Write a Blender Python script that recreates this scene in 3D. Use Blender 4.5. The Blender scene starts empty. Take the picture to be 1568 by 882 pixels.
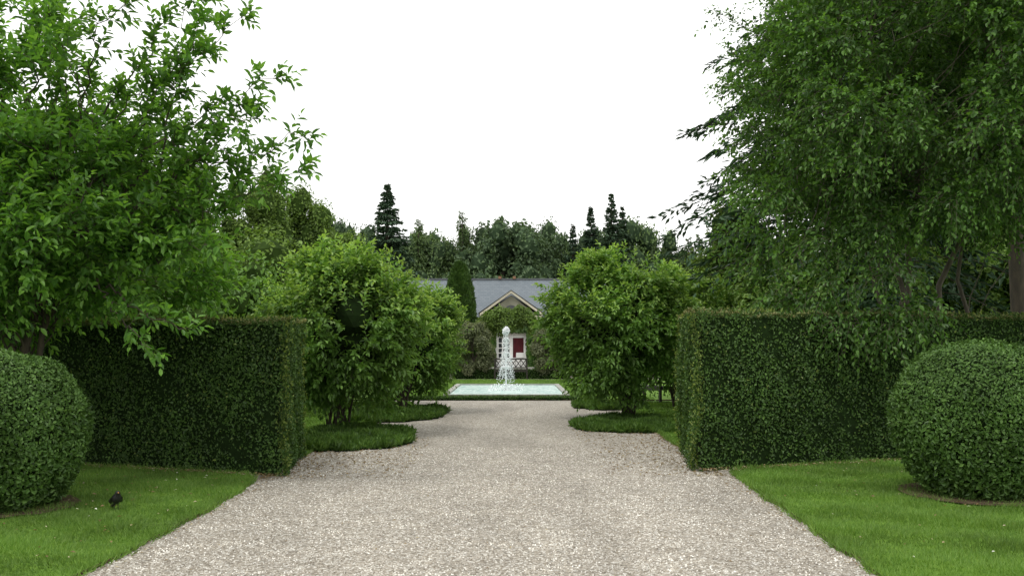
import bpy, math
import numpy as np
from mathutils import Vector

scene = bpy.context.scene
R = np.random.default_rng(7)
TAU = 2*math.pi

# ------------------------------------------------------------------ helpers
def nrm(a):
    return a/np.maximum(np.linalg.norm(a, axis=-1, keepdims=True), 1e-9)

class MB:
    def __init__(s):
        s.V=[]; s.F=[]; s.n=0
    def add(s, V, F, mat=0, smooth=False):
        V=np.asarray(V,float).reshape(-1,3); F=np.asarray(F,int)
        s.V.append(V); s.F.append((F+s.n,mat,smooth)); s.n+=len(V)
    def obj(s, name, mats, parent=None):
        V=np.concatenate(s.V)
        loops=np.concatenate([f.ravel() for f,_,_ in s.F])
        tot=np.concatenate([np.full(len(f),f.shape[1]) for f,_,_ in s.F])
        mi=np.concatenate([np.full(len(f),m) for f,m,_ in s.F])
        sm=np.concatenate([np.full(len(f),k) for f,_,k in s.F])
        st=np.concatenate([[0],np.cumsum(tot)[:-1]])
        me=bpy.data.meshes.new(name)
        me.vertices.add(len(V)); me.vertices.foreach_set("co",V.astype(np.float32).ravel())
        me.loops.add(len(loops)); me.loops.foreach_set("vertex_index",loops.astype(np.int32))
        me.polygons.add(len(tot)); me.polygons.foreach_set("loop_start",st.astype(np.int32))
        for m in mats: me.materials.append(m)
        me.polygons.foreach_set("material_index",mi.astype(np.int32))
        me.polygons.foreach_set("use_smooth",sm.astype(bool))
        me.update(calc_edges=True); me.validate()
        o=bpy.data.objects.new(name,me); scene.collection.objects.link(o)
        if parent: o.parent=parent
        return o

def empty(name, loc=(0,0,0)):
    o=bpy.data.objects.new(name,None); o.location=loc; scene.collection.objects.link(o); return o

def tube(mb, pts, rad, sides=7, mat=0, smooth=True, cap=True):
    pts=np.asarray(pts,float); rad=np.asarray(rad,float); n=len(pts)
    T=nrm(np.gradient(pts,axis=0))
    ref=np.array([0.31,0.95,0.1]); 
    A=nrm(np.cross(T,ref)+1e-6); B=np.cross(T,A)
    a=np.arange(sides)/sides*TAU
    ring=pts[:,None]+rad[:,None,None]*(np.cos(a)[None,:,None]*A[:,None]+np.sin(a)[None,:,None]*B[:,None])
    V=ring.reshape(-1,3)
    i=np.arange(n-1)[:,None]*sides; j=np.arange(sides)[None]; k=(j+1)%sides
    F=np.stack([i+j,i+k,i+sides+k,i+sides+j],-1).reshape(-1,4)
    mb.add(V,F,mat,smooth)

def box(mb, lo, hi, mat=0):
    x0,y0,z0=lo; x1,y1,z1=hi
    V=[(x0,y0,z0),(x1,y0,z0),(x1,y1,z0),(x0,y1,z0),(x0,y0,z1),(x1,y0,z1),(x1,y1,z1),(x0,y1,z1)]
    F=[(0,3,2,1),(4,5,6,7),(0,1,5,4),(1,2,6,5),(2,3,7,6),(3,0,4,7)]
    mb.add(V,F,mat)

def leaves(mb, P, D, N, size, wid=0.5, mat=0, hexa=False, fold=0.12, curl=0.12):
    P=np.asarray(P); n=len(P)
    if n==0: return
    D=nrm(D); S=nrm(np.cross(D,N)); U=np.cross(S,D)
    size=np.broadcast_to(np.asarray(size,float),(n,))[:,None]
    w=size*wid*0.5
    if not hexa:
        V=np.stack([P, P+D*size*0.45+S*w+U*size*fold, P+D*size-U*size*curl, P+D*size*0.45-S*w+U*size*fold],1)
        b=np.arange(n)[:,None]*4
        F=np.concatenate([b+np.array([[0,1,2]]),b+np.array([[0,2,3]])])
        mb.add(V.reshape(-1,3),F,mat)
    else:
        V=np.stack([P, P+D*size*0.28+S*w*0.85+U*size*fold*0.7, P+D*size*0.62+S*w*0.85+U*size*fold*0.6,
                    P+D*size-U*size*curl,
                    P+D*size*0.62-S*w*0.85+U*size*fold*0.6, P+D*size*0.28-S*w*0.85+U*size*fold*0.7],1)
        b=np.arange(n)[:,None]*6
        F=np.concatenate([b+np.array([[0,1,2,3]]),b+np.array([[0,3,4,5]])])
        mb.add(V.reshape(-1,3),F,mat)

def twigs(mb, P, D, L, K, size, droop=0.15, wid=0.5, matw=0, matl=1, maty=None, hexa=True, spread=0.85, wood=True, r=0.003, flat=.38):
    P=np.asarray(P,float); D=nrm(np.asarray(D,float)); n=len(P)
    if n==0: return
    L=np.broadcast_to(np.asarray(L,float),(n,))[:,None]
    Zd=np.array([0,0,-1.0])
    ts=np.linspace(0.12,1.0,K)
    side=nrm(np.cross(D,R.normal(size=(n,3)))); side2=np.cross(D,side)
    for k,t in enumerate(ts):
        pos=P+D*L*t+Zd*droop*L*t*t
        tan=nrm(D+Zd*2*droop*t)
        az=k*2.4+R.uniform(-.5,.5,(n,1))
        lat=np.cos(az)*side+np.sin(az)*side2
        f=1.0 if k<K-1 else 0.25
        d=tan*(0.55+0.3*t)+lat*spread*f+Zd*0.18
        nn=np.array([0,0,1.0])+R.normal(size=(n,3))*flat
        s=size*R.uniform(0.65,1.2,n)*(1.0 if t<0.8 else 0.8)
        m=matl
        if maty is not None and t>0.72: m=maty
        leaves(mb,pos,d,nn,s,wid,m,hexa)
    if wood:
        A=side*r; B=side2*r
        mid=P+D*L*0.5+Zd*droop*L*0.25; end=P+D*L+Zd*droop*L
        ring=[]
        for c,q in ((P,1.0),(mid,.7),(end,.3)):
            for a in (0,TAU/3,2*TAU/3):
                ring.append(c+(A*math.cos(a)+B*math.sin(a))*q)
        V=np.stack(ring,1)
        F0=[]
        for s_ in (0,3):
            for j in range(3):
                F0.append((s_+j,s_+(j+1)%3,s_+3+(j+1)%3,s_+3+j))
        F=(np.arange(n)[:,None,None]*9+np.array(F0)[None]).reshape(-1,4)
        mb.add(V.reshape(-1,3),F,matw)

def limb(mb, a, b, r0, r1, bow=0.15, wob=0.05, n=9, sides=6, mat=0):
    a=np.asarray(a,float); b=np.asarray(b,float); L=np.linalg.norm(b-a)
    t=np.linspace(0,1,n)[:,None]
    c=a+(b-a)*np.array([0.3,0.3,0.62])+np.array([0,0,bow*L])
    pts=(1-t)**2*a+2*t*(1-t)*c+t*t*b
    w=R.normal(size=(n,3))*wob*L*0.12; w[0]=0; w[-1]=0
    pts=pts+w
    tube(mb,pts,r0+(r1-r0)*t[:,0]**0.8,sides,mat)
    return pts

def sphere_pts(n):
    return nrm(R.normal(size=(n,3)))

def ico(sub=2):
    import bmesh
    bm=bmesh.new(); bmesh.ops.create_icosphere(bm,subdivisions=sub,radius=1)
    V=np.array([v.co[:] for v in bm.verts]); F=np.array([[v.index for v in f.verts] for f in bm.faces]); bm.free()
    return V,F
ICO1=ico(1); ICO2=ico(2); ICO4=ico(4)

def lumps(mb, C, Rd, per, size, matl, matc, zs=1.0, core=0.8, wid=0.6):
    """foliage lumps: leaf faces on the shells of many clumps plus a dim inner mass"""
    C=np.asarray(C,float); n=len(C); Rd=np.broadcast_to(np.asarray(Rd,float),(n,))
    S=sphere_pts(n*per)
    idx=np.repeat(np.arange(n),per)
    rr=Rd[idx][:,None]*R.uniform(0.78,1.18,(n*per,1))
    P=C[idx]+S*rr*np.array([1,1,zs])
    N=S+R.normal(size=S.shape)*0.45+np.array([0,0,.25])
    D=np.cross(N,R.normal(size=S.shape))+S*0.35+np.array([0,0,-0.25])
    sz=size*R.uniform(0.6,1.3,n*per)
    leaves(mb,P,D,N,sz,wid,matl)
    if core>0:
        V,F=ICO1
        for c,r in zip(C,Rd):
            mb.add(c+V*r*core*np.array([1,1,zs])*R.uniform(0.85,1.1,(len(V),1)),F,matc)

def crown_centres(n, c, rad, inner=0.45, power=1.0, zmin=-1.0):
    out=[]
    while len(out)<n:
        s=nrm(R.normal(size=3))
        if s[2]<zmin: continue
        out.append(np.array(c)+s*np.array(rad)*(inner+(1-inner)*R.random()**power))
    return np.array(out)

# ------------------------------------------------------------------ materials
def newmat(name):
    m=bpy.data.materials.new(name); m.use_nodes=True
    nt=m.node_tree; nt.nodes.clear()
    return m,nt,nt.nodes,nt.links

def ramp(ns, stops):
    r=ns.new('ShaderNodeValToRGB')
    el=r.color_ramp.elements
    while len(el)<len(stops): el.new(0.5)
    for e,(p,c) in zip(el,stops):
        e.position=p; e.color=(*c,1)
    return r

def mute(c,k=.05):
    l=.25*c[0]+.65*c[1]+.1*c[2]
    return tuple(v*(1-k)+l*k for v in c)

def leaf_mat(name, c1, c2, c3=None, trans=0.28, rough=0.42, nscale=0.8, gl=0.026):
    m,nt,ns,lk=newmat(name)
    g=ns.new('ShaderNodeNewGeometry')
    stops=[(0,mute(c1)),(0.6,mute(c2))]+([(1.0,mute(c3))] if c3 else [])
    rp=ramp(ns,stops); lk.new(g.outputs['Random Per Island'],rp.inputs[0])
    no=ns.new('ShaderNodeTexNoise'); no.inputs['Scale'].default_value=nscale; no.inputs['Detail'].default_value=2
    lk.new(g.outputs['Position'],no.inputs['Vector'])
    mr=ns.new('ShaderNodeMapRange'); mr.inputs[1].default_value=0.3; mr.inputs[2].default_value=0.7
    mr.inputs[3].default_value=0.70; mr.inputs[4].default_value=1.22
    lk.new(no.outputs[0],mr.inputs[0])
    mx=ns.new('ShaderNodeVectorMath'); mx.operation='SCALE'
    lk.new(rp.outputs[0],mx.inputs[0]); lk.new(mr.outputs[0],mx.inputs['Scale'])
    cur=ns.new('ShaderNodeBsdfDiffuse'); lk.new(mx.outputs[0],cur.inputs['Color'])
    o=ns.new('ShaderNodeOutputMaterial')
    if trans>0:
        tr=ns.new('ShaderNodeBsdfTranslucent')
        tc=ns.new('ShaderNodeVectorMath'); tc.operation='MULTIPLY'; tc.inputs[1].default_value=(1.7,1.7,0.65)
        lk.new(mx.outputs[0],tc.inputs[0]); lk.new(tc.outputs[0],tr.inputs['Color'])
        ms=ns.new('ShaderNodeMixShader'); ms.inputs[0].default_value=trans
        lk.new(cur.outputs[0],ms.inputs[1]); lk.new(tr.outputs[0],ms.inputs[2]); cur=ms
    if gl>0:
        gs=ns.new('ShaderNodeBsdfGlossy'); gs.inputs['Roughness'].default_value=rough
        mg=ns.new('ShaderNodeMixShader'); mg.inputs[0].default_value=gl
        lk.new(cur.outputs[0],mg.inputs[1]); lk.new(gs.outputs[0],mg.inputs[2]); cur=mg
    lk.new(cur.outputs[0],o.inputs[0])
    return m

def plain(name, col, col2=None, scale=8, rough=0.7, bump=0.0, metallic=0, spec=0.5, stretch=(1,1,1)):
    m,nt,ns,lk=newmat(name)
    g=ns.new('ShaderNodeNewGeometry')
    vm=ns.new('ShaderNodeVectorMath'); vm.operation='MULTIPLY'; vm.inputs[1].default_value=stretch
    lk.new(g.outputs['Position'],vm.inputs[0])
    no=ns.new('ShaderNodeTexNoise'); no.inputs['Scale'].default_value=scale; no.inputs['Detail'].default_value=6
    lk.new(vm.outputs[0],no.inputs['Vector'])
    if col2 is None: col2=tuple(c*0.75 for c in col)
    rp=ramp(ns,[(0.3,col2),(0.7,col)]); lk.new(no.outputs[0],rp.inputs[0])
    p=ns.new('ShaderNodeBsdfPrincipled'); p.inputs['Roughness'].default_value=rough; p.inputs['Metallic'].default_value=metallic
    p.inputs['Specular IOR Level'].default_value=spec
    lk.new(rp.outputs[0],p.inputs['Base Color'])
    if bump:
        b=ns.new('ShaderNodeBump'); b.inputs['Strength'].default_value=bump; b.inputs['Distance'].default_value=0.02
        lk.new(no.outputs[0],b.inputs['Height']); lk.new(b.outputs[0],p.inputs['Normal'])
    o=ns.new('ShaderNodeOutputMaterial'); lk.new(p.outputs[0],o.inputs[0])
    return m

def gravel_mat():
    m,nt,ns,lk=newmat('gravel')
    g=ns.new('ShaderNodeNewGeometry')
    v=ns.new('ShaderNodeTexVoronoi'); v.inputs['Scale'].default_value=62; v.inputs['Randomness'].default_value=1
    lk.new(g.outputs['Position'],v.inputs['Vector'])
    sep=ns.new('ShaderNodeSeparateColor'); lk.new(v.outputs['Color'],sep.inputs[0])
    rp=ramp(ns,[(0.0,(0.15,0.125,0.092)),(0.22,(0.31,0.275,0.222)),(0.55,(0.425,0.388,0.325)),(0.82,(0.535,0.495,0.43)),(1.0,(0.80,0.78,0.72))])
    lk.new(sep.outputs[0],rp.inputs[0])
    edge=ns.new('ShaderNodeMapRange'); edge.inputs[1].default_value=0.0; edge.inputs[2].default_value=0.75
    edge.inputs[3].default_value=1.1; edge.inputs[4].default_value=0.62
    lk.new(v.outputs['Distance'],edge.inputs[0])
    n1=ns.new('ShaderNodeTexNoise'); n1.inputs['Scale'].default_value=0.7; n1.inputs['Detail'].default_value=5
    vm=ns.new('ShaderNodeVectorMath'); vm.operation='MULTIPLY'; vm.inputs[1].default_value=(1.6,0.5,1)
    lk.new(g.outputs['Position'],vm.inputs[0]); lk.new(vm.outputs[0],n1.inputs['Vector'])
    mr=ns.new('ShaderNodeMapRange'); mr.inputs[1].default_value=0.3; mr.inputs[2].default_value=0.7
    mr.inputs[3].default_value=0.82; mr.inputs[4].default_value=1.12
    lk.new(n1.outputs[0],mr.inputs[0])
    n2=ns.new('ShaderNodeTexNoise'); n2.inputs['Scale'].default_value=9; n2.inputs['Detail'].default_value=4
    lk.new(g.outputs['Position'],n2.inputs['Vector'])
    mr2=ns.new('ShaderNodeMapRange'); mr2.inputs[1].default_value=0.3; mr2.inputs[2].default_value=0.7
    mr2.inputs[3].default_value=0.84; mr2.inputs[4].default_value=1.14
    lk.new(n2.outputs[0],mr2.inputs[0])
    a=ns.new('ShaderNodeMath'); a.operation='MULTIPLY'; lk.new(edge.outputs[0],a.inputs[0]); lk.new(mr.outputs[0],a.inputs[1])
    a2=ns.new('ShaderNodeMath'); a2.operation='MULTIPLY'; lk.new(a.outputs[0],a2.inputs[0]); lk.new(mr2.outputs[0],a2.inputs[1])
    mx=ns.new('ShaderNodeVectorMath'); mx.operation='SCALE'; lk.new(rp.outputs[0],mx.inputs[0]); lk.new(a2.outputs[0],mx.inputs['Scale'])
    p=ns.new('ShaderNodeBsdfPrincipled'); p.inputs['Roughness'].default_value=0.85; p.inputs['Specular IOR Level'].default_value=0.2
    lk.new(mx.outputs[0],p.inputs['Base Color'])
    b=ns.new('ShaderNodeBump'); b.inputs['Strength'].default_value=0.7; b.inputs['Distance'].default_value=0.008; b.invert=True
    lk.new(v.outputs['Distance'],b.inputs['Height']); lk.new(b.outputs[0],p.inputs['Normal'])
    o=ns.new('ShaderNodeOutputMaterial'); lk.new(p.outputs[0],o.inputs[0])
    return m

def water_mat():
    m,nt,ns,lk=newmat('pool_water')
    g=ns.new('ShaderNodeNewGeometry')
    n=ns.new('ShaderNodeTexNoise'); n.inputs['Scale'].default_value=7; n.inputs['Detail'].default_value=6; n.inputs['Roughness'].default_value=.65
    lk.new(g.outputs['Position'],n.inputs['Vector'])
    rp=ramp(ns,[(0.36,(0.26,0.42,0.38)),(0.5,(0.44,0.60,0.55)),(0.62,(0.76,0.85,0.81))]); lk.new(n.outputs[0],rp.inputs[0])
    p=ns.new('ShaderNodeBsdfPrincipled'); p.inputs['Roughness'].default_value=0.25; p.inputs['IOR'].default_value=1.2
    lk.new(rp.outputs[0],p.inputs['Base Color'])
    b=ns.new('ShaderNodeBump'); b.inputs['Strength'].default_value=0.6; b.inputs['Distance'].default_value=0.03
    lk.new(n.outputs[0],b.inputs['Height']); lk.new(b.outputs[0],p.inputs['Normal'])
    o=ns.new('ShaderNodeOutputMaterial'); lk.new(p.outputs[0],o.inputs[0])
    return m

def slate_mat():
    m,nt,ns,lk=newmat('roof_slate')
    g=ns.new('ShaderNodeNewGeometry')
    br=ns.new('ShaderNodeTexBrick'); br.inputs['Scale'].default_value=2.2
    br.inputs['Color1'].default_value=(0.115,0.138,0.158,1); br.inputs['Color2'].default_value=(0.145,0.167,0.187,1)
    br.inputs['Mortar'].default_value=(0.085,0.10,0.11,1); br.inputs['Mortar Size'].default_value=0.015
    sx=ns.new('ShaderNodeSeparateXYZ'); cx=ns.new('ShaderNodeCombineXYZ')
    lk.new(g.outputs['Position'],sx.inputs[0]); lk.new(sx.outputs[0],cx.inputs[0]); lk.new(sx.outputs[2],cx.inputs[1])
    lk.new(cx.outputs[0],br.inputs['Vector'])
    p=ns.new('ShaderNodeBsdfPrincipled'); p.inputs['Roughness'].default_value=0.7; p.inputs['Specular IOR Level'].default_value=.3
    lk.new(br.outputs['Color'],p.inputs['Base Color'])
    o=ns.new('ShaderNodeOutputMaterial'); lk.new(p.outputs[0],o.inputs[0])
    return m

M={}
M['bark']=plain('bark',(0.10,0.08,0.055),(0.04,0.034,0.026),scale=14,rough=0.9,bump=0.8,stretch=(1,1,0.25))
M['bark_l']=plain('bark_pale',(0.16,0.14,0.10),(0.07,0.06,0.045),scale=12,rough=0.9,bump=0.8,stretch=(1,1,0.25))
M['tree_a']=leaf_mat('cherry_leaf',(0.055,0.148,0.020),(0.09,0.22,0.027),(0.13,0.285,0.04),trans=0.38,nscale=0.9)
M['young_a']=leaf_mat('cherry_young_leaf',(0.11,0.26,0.03),(0.16,0.33,0.045),trans=0.42)
M['tree_b']=leaf_mat('maple_leaf',(0.034,0.088,0.015),(0.057,0.138,0.021),(0.095,0.20,0.03),trans=0.33,nscale=0.7)
M['young_b']=leaf_mat('maple_young_leaf',(0.07,0.165,0.025),(0.105,0.22,0.034),trans=0.35)
M['hedge']=leaf_mat('hedge_leaf',(0.032,0.074,0.014),(0.057,0.120,0.020),(0.092,0.175,0.03),trans=0.12,nscale=2.2)
M['hedge_y']=leaf_mat('hedge_young_leaf',(0.12,0.19,0.035),(0.18,0.24,0.05),trans=0.3)
M['hedge_br']=leaf_mat('hedge_clipped_leaf',(0.20,0.165,0.06),(0.16,0.19,0.06),trans=0.1)
M['box']=leaf_mat('box_leaf',(0.05,0.112,0.020),(0.078,0.16,0.028),(0.115,0.215,0.04),trans=0.12,nscale=2.5)
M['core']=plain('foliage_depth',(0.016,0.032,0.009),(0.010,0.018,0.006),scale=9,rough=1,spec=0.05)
M['shrub']=leaf_mat('dogwood_leaf',(0.078,0.172,0.027),(0.125,0.25,0.042),(0.18,0.33,0.065),trans=0.32,nscale=1.6)
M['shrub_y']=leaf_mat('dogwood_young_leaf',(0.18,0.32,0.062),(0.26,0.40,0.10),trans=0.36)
M['linden']=leaf_mat('linden_leaf',(0.075,0.14,0.022),(0.12,0.20,0.030),(0.17,0.265,0.045),trans=0.2,nscale=0.5)
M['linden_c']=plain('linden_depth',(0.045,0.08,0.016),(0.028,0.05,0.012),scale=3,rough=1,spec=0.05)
M['far']=leaf_mat('far_leaf_hazy',(0.070,0.125,0.042),(0.108,0.175,0.056),(0.155,0.23,0.075),trans=0.15,nscale=0.22)  # distance haze painted into the base colours: lighter, greyer greens
M['far2']=leaf_mat('far_leaf_dark_hazy',(0.060,0.106,0.048),(0.088,0.145,0.062),(0.12,0.185,0.076),trans=0.15,nscale=0.22)  # darker far variant, blue-green haze likewise mixed into its colour
M['far_c']=plain('far_depth_hazy',(0.048,0.078,0.038),(0.032,0.055,0.028),scale=1,rough=1,spec=0.05)  # inner mass of far crowns, colour lifted for the same painted haze
M['conif']=leaf_mat('conifer_needles',(0.036,0.070,0.040),(0.056,0.100,0.054),(0.082,0.138,0.07),trans=0.08,nscale=0.6)
M['cedar']=leaf_mat('cedar_needles',(0.022,0.052,0.024),(0.036,0.078,0.034),(0.054,0.108,0.045),trans=0.06,nscale=0.6)
M['grass']=leaf_mat('grass_blade',(0.085,0.182,0.020),(0.122,0.235,0.028),(0.175,0.28,0.048),trans=0.24,nscale=1.1,rough=0.6)
M['lawn']=plain('lawn',(0.12,0.215,0.028),(0.075,0.145,0.022),scale=5,rough=0.95,spec=0.1,bump=0.4)
M['ground']=plain('ground_turf',(0.08,0.14,0.028),(0.055,0.10,0.02),scale=2,rough=1,spec=0.1)
M['soil']=plain('soil',(0.12,0.085,0.055),(0.05,0.036,0.024),scale=12,rough=1,spec=0.1,bump=0.5)
M['bed']=leaf_mat('groundcover_leaf',(0.05,0.115,0.018),(0.082,0.168,0.024),(0.12,0.215,0.036),trans=0.2,nscale=3)
M['grey_sh']=leaf_mat('tamarisk_leaf',(0.115,0.14,0.070),(0.155,0.18,0.09),(0.21,0.23,0.125),trans=0.2,nscale=1.5)
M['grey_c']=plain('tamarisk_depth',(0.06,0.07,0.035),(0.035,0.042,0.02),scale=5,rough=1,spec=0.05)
M['stone']=plain('pool_stone',(0.36,0.36,0.32),(0.20,0.21,0.18),scale=6,rough=0.8)
M['water']=water_mat()
M['drops']=plain('water_drops',(0.92,0.94,0.96),(0.85,0.88,0.9),scale=5,rough=0.2)
M['slate']=slate_mat()
M['cream']=plain('cream_trim',(0.60,0.57,0.45),(0.50,0.47,0.36),scale=3,rough=0.7)
M['wall']=plain('stucco_wall',(0.26,0.26,0.20),(0.19,0.19,0.14),scale=2,rough=0.9)
M['white']=plain('white_paint',(0.82,0.82,0.80),(0.74,0.74,0.72),scale=3,rough=0.5)
M['glass']=plain('window_glass',(0.03,0.035,0.04),(0.02,0.022,0.026),scale=1,rough=0.08)
M['red']=plain('red_curtain',(0.13,0.010,0.016),(0.05,0.004,0.008),scale=5,rough=0.8,stretch=(4,1,0.5))
M['iron']=plain('dark_iron',(0.03,0.022,0.018),(0.016,0.012,0.01),scale=20,rough=0.5)
M['lead']=plain('ridge_lead',(0.10,0.11,0.12),scale=3,rough=0.5)
M['bird']=plain('black_feather',(0.012,0.011,0.012),(0.006,0.006,0.007),scale=60,rough=0.5)
M['beak']=plain('beak_orange',(0.5,0.22,0.03),scale=20,rough=0.5)
M['litter']=leaf_mat('fallen_leaf',(0.16,0.10,0.045),(0.28,0.20,0.09),(0.45,0.40,0.28),trans=0.1)
M['petal']=leaf_mat('white_petal',(0.6,0.6,0.5),(0.75,0.75,0.68),trans=0.2)
M['gravel']=gravel_mat()
M['pebble']=leaf_mat('pebble',(0.20,0.17,0.13),(0.43,0.395,0.33),(0.80,0.78,0.72),trans=0.0,rough=0.8,nscale=2,gl=0)

# ------------------------------------------------------------------ ground
mb=MB()
mb.add([(-600,-200,0),(600,-200,0),(600,1000,0),(-600,1000,0)],[(0,1,2,3)])
mb.obj('ground',[M['ground']])
mb=MB()
mb.add([(-3.3,-6,.004),(3.0,-6,.004),(3.0,27.2,.004),(-3.3,27.2,.004)],[(0,1,2,3)])
mb.obj('gravel_path',[M['gravel']])
mb=MB()
mb.add([(-16,42.2,.004),(16,42.2,.004),(16,59.9,.004),(-16,59.9,.004)],[(0,1,2,3)])
mb.obj('gravel_terrace',[M['gravel']])

def inpoly(P, poly):
    x,y=P[:,0],P[:,1]; c=np.zeros(len(P),bool); j=len(poly)-1
    for i in range(len(poly)):
        xi,yi=poly[i]; xj,yj=poly[j]
        hit=((yi>y)!=(yj>y))&(x<(xj-xi)*(y-yi)/(yj-yi+1e-12)+xi)
        c^=hit; j=i
    return c

def dense(poly, step=0.25, amp=0.035):
    out=[]
    for i in range(len(poly)):
        a=np.array(poly[i],float); b=np.array(poly[(i+1)%len(poly)],float)
        L=np.linalg.norm(b-a); k=max(1,int(L/step))
        for j in range(k):
            p=a+(b-a)*j/k
            if j: p=p+R.normal(size=2)*amp*0.5
            out.append(p)
    return out

def leaves_w(mb,P,D,N,size,w,mat=2):
    D=nrm(D); S=nrm(np.cross(D,N)); size=np.asarray(size)[:,None]; w=np.broadcast_to(np.asarray(w),(len(P),))[:,None]
    lean=np.cross(S,D)
    V=np.stack([P-S*w*.5,P+S*w*.5,P+D*size+lean*size*.25],1)
    F=np.arange(len(P)*3).reshape(-1,3)
    mb.add(V.reshape(-1,3),F,mat)

def lawn(name, poly, region=None, bh=0.045, z=0.03):
    mb=MB(); pl=dense(poly)
    import bmesh
    bm=bmesh.new()
    vs=[bm.verts.new((p[0],p[1],z)) for p in pl]
    f=bm.faces.new(vs)
    bmesh.ops.triangulate(bm,faces=[f])
    bm.verts.index_update()
    V=np.array([v.co[:] for v in bm.verts])
    F=np.array([[v.index for v in f.verts] for f in bm.faces]); bm.free()
    a=np.cross(V[F[:,1]]-V[F[:,0]],V[F[:,2]]-V[F[:,0]])[:,2]; F[a<0]=F[a<0][:,::-1]
    mb.add(V,F,0)
    nn=len(pl); top=np.array([(p[0],p[1],z) for p in pl]); bot=top.copy(); bot[:,2]=0.0
    i=np.arange(nn); j=(i+1)%nn
    mb.add(np.concatenate([top,bot]),np.stack([i,j,j+nn,i+nn],1),1)
    for (x0,x1,y0,y1,dn) in (region or []):
        k=int((x1-x0)*(y1-y0)*dn)
        P=np.stack([R.uniform(x0,x1,k),R.uniform(y0,y1,k)],1)
        P=P[inpoly(P,[tuple(q) for q in pl])]; k=len(P)
        far=np.clip(P[:,1]/9,1,4)
        tuft=1+.35*np.sin(P[:,0]*4.1+np.sin(P[:,1]*3)*2)*np.cos(P[:,1]*3.3)
        P3=np.concatenate([P,np.full((k,1),z-0.003)],1)
        # mower leaves alternate lanes leaning opposite ways
        lean=np.where(np.floor((P[:,0]*.55+P[:,1])/0.55)%2==0,.28,-.28)
        D=np.stack([R.normal(0,.42,k)+lean*.5,R.normal(0,.42,k)+lean,np.ones(k)],1)
        N=np.stack([R.normal(0,1,k),R.normal(0,1,k),np.full(k,.3)],1)
        leaves_w(mb,P3,D,N,bh*tuft*R.uniform(.5,1.25,k),0.007*far)
    rim=[]
    for q in range(nn):
        a=np.array(pl[q]); b=np.array(pl[(q+1)%nn])
        if max(a[1],b[1])<5.5 or min(a[1],b[1])>26 : continue
        if min(abs(a[0]),abs(b[0]))>4: continue
        L=np.linalg.norm(b-a); m_=int(L*300)
        t=R.random((m_,1)); rim.append(a+(b-a)*t+R.normal(size=(m_,2))*0.022)
    if rim:
        P=np.concatenate(rim); k=len(P); P3=np.concatenate([P,np.full((k,1),z-0.02)],1)
        D=np.stack([R.normal(0,.8,k),R.normal(0,.8,k),np.ones(k)],1)
        N=np.stack([R.normal(0,1,k),R.normal(0,1,k),np.full(k,.3)],1)
        leaves_w(mb,P3,D,N,0.075*R.uniform(.4,1.4,k),np.full(k,0.009))
    return mb.obj(name,[M['lawn'],M['soil'],M['grass']])

lawn('lawn',[(-16,3),(-2.98,3),(-2.95,6.5),(-2.9,9),(-2.9,10.6),(-3.02,11.5),(-3.2,11.9),(-9.3,14.3),(-16,16)],
     [(-8,-2.7,6,9.5,4200),(-9,-2.7,9.5,14.5,2600)])
lawn('lawn',[(16,3),(16,17),(9.3,15.1),(3.0,12.7),(2.72,12.2),(2.66,11.5),(2.58,9),(2.52,6.5),(2.5,3)][::-1],
     [(2.3,8,6,9.5,4200),(2.3,9,9.5,15,2600)])
lawn('lawn',[(-16,17.5),(-9.5,16.0),(-2.95,13.7),(-2.95,26),(-16,26)],[(-5,-2.8,13.7,26,900)])
lawn('lawn',[(2.55,14.2),(9.5,16.8),(16,18.5),(16,26),(2.62,26)],[(2.4,5,14,26,900)])
lawn('lawn',[(-16,27.3),(-2.05,27.3),(1.8,27.3),(16,27.3),(16,42.1),(-16,42.1)],[(-4,4,27.3,42.1,260)])

k=42000
P=np.stack([R.uniform(-2.95,2.6,k),6+9*R.random(k)**1.4,np.full(k,.006)],1)
mb=MB()
r=R.uniform(.004,.0095,k)[:,None]
th=R.uniform(0,TAU,k)
V=[]
for a in range(4):
    V.append(P+np.stack([np.cos(th+a*TAU/4)*r[:,0]*R.uniform(.7,1.3,k),np.sin(th+a*TAU/4)*r[:,0]*R.uniform(.7,1.3,k),-.002*np.ones(k)],1))
V.append(P+np.stack([R.normal(0,.2,k)*r[:,0],R.normal(0,.2,k)*r[:,0],r[:,0]*.8],1))
V=np.stack(V,1); b=np.arange(k)[:,None,None]*5
F=(b+np.array([[0,1,4],[1,2,4],[2,3,4],[3,0,4]])[None]).reshape(-1,3)
mb.add(V.reshape(-1,3),F,0,True)
mb.obj('gravel_pebbles',[M['pebble']])

mb=MB()
def scatter(k,x0,x1,y0,y1,z,size,mat,pull=None):
    u=R.random(k)
    if pull is not None: u=u**pull
    P=np.stack([x0+(x1-x0)*u,R.uniform(y0,y1,k),np.full(k,z)],1)
    D=np.stack([R.normal(size=k),R.normal(size=k),R.normal(0,.15,k)],1)
    N=np.stack([R.normal(0,.3,k),R.normal(0,.3,k),np.ones(k)],1)
    leaves(mb,P,D,N,size*R.uniform(.5,1.2,k),.5,mat)
scatter(1500,-2.95,-1.3,11.6,16.5,.014,.045,0,2.0)
scatter(1500,2.55,1.1,11.8,18.5,.014,.045,0,2.0)
scatter(500,-3.2,-2.75,7,12,.014,.03,0)
scatter(400,2.7,2.4,7,12,.014,.03,0)
scatter(140,-2.9,2.5,6.2,12,.014,.03,0)
scatter(160,-6.0,-3,7,12,.065,.04,0)
scatter(120,2.7,7,7,13,.065,.04,0)
scatter(25,-6,-3,7,12,.07,.035,1)
scatter(15,2.7,7,7,12,.07,.03,1)
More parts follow.
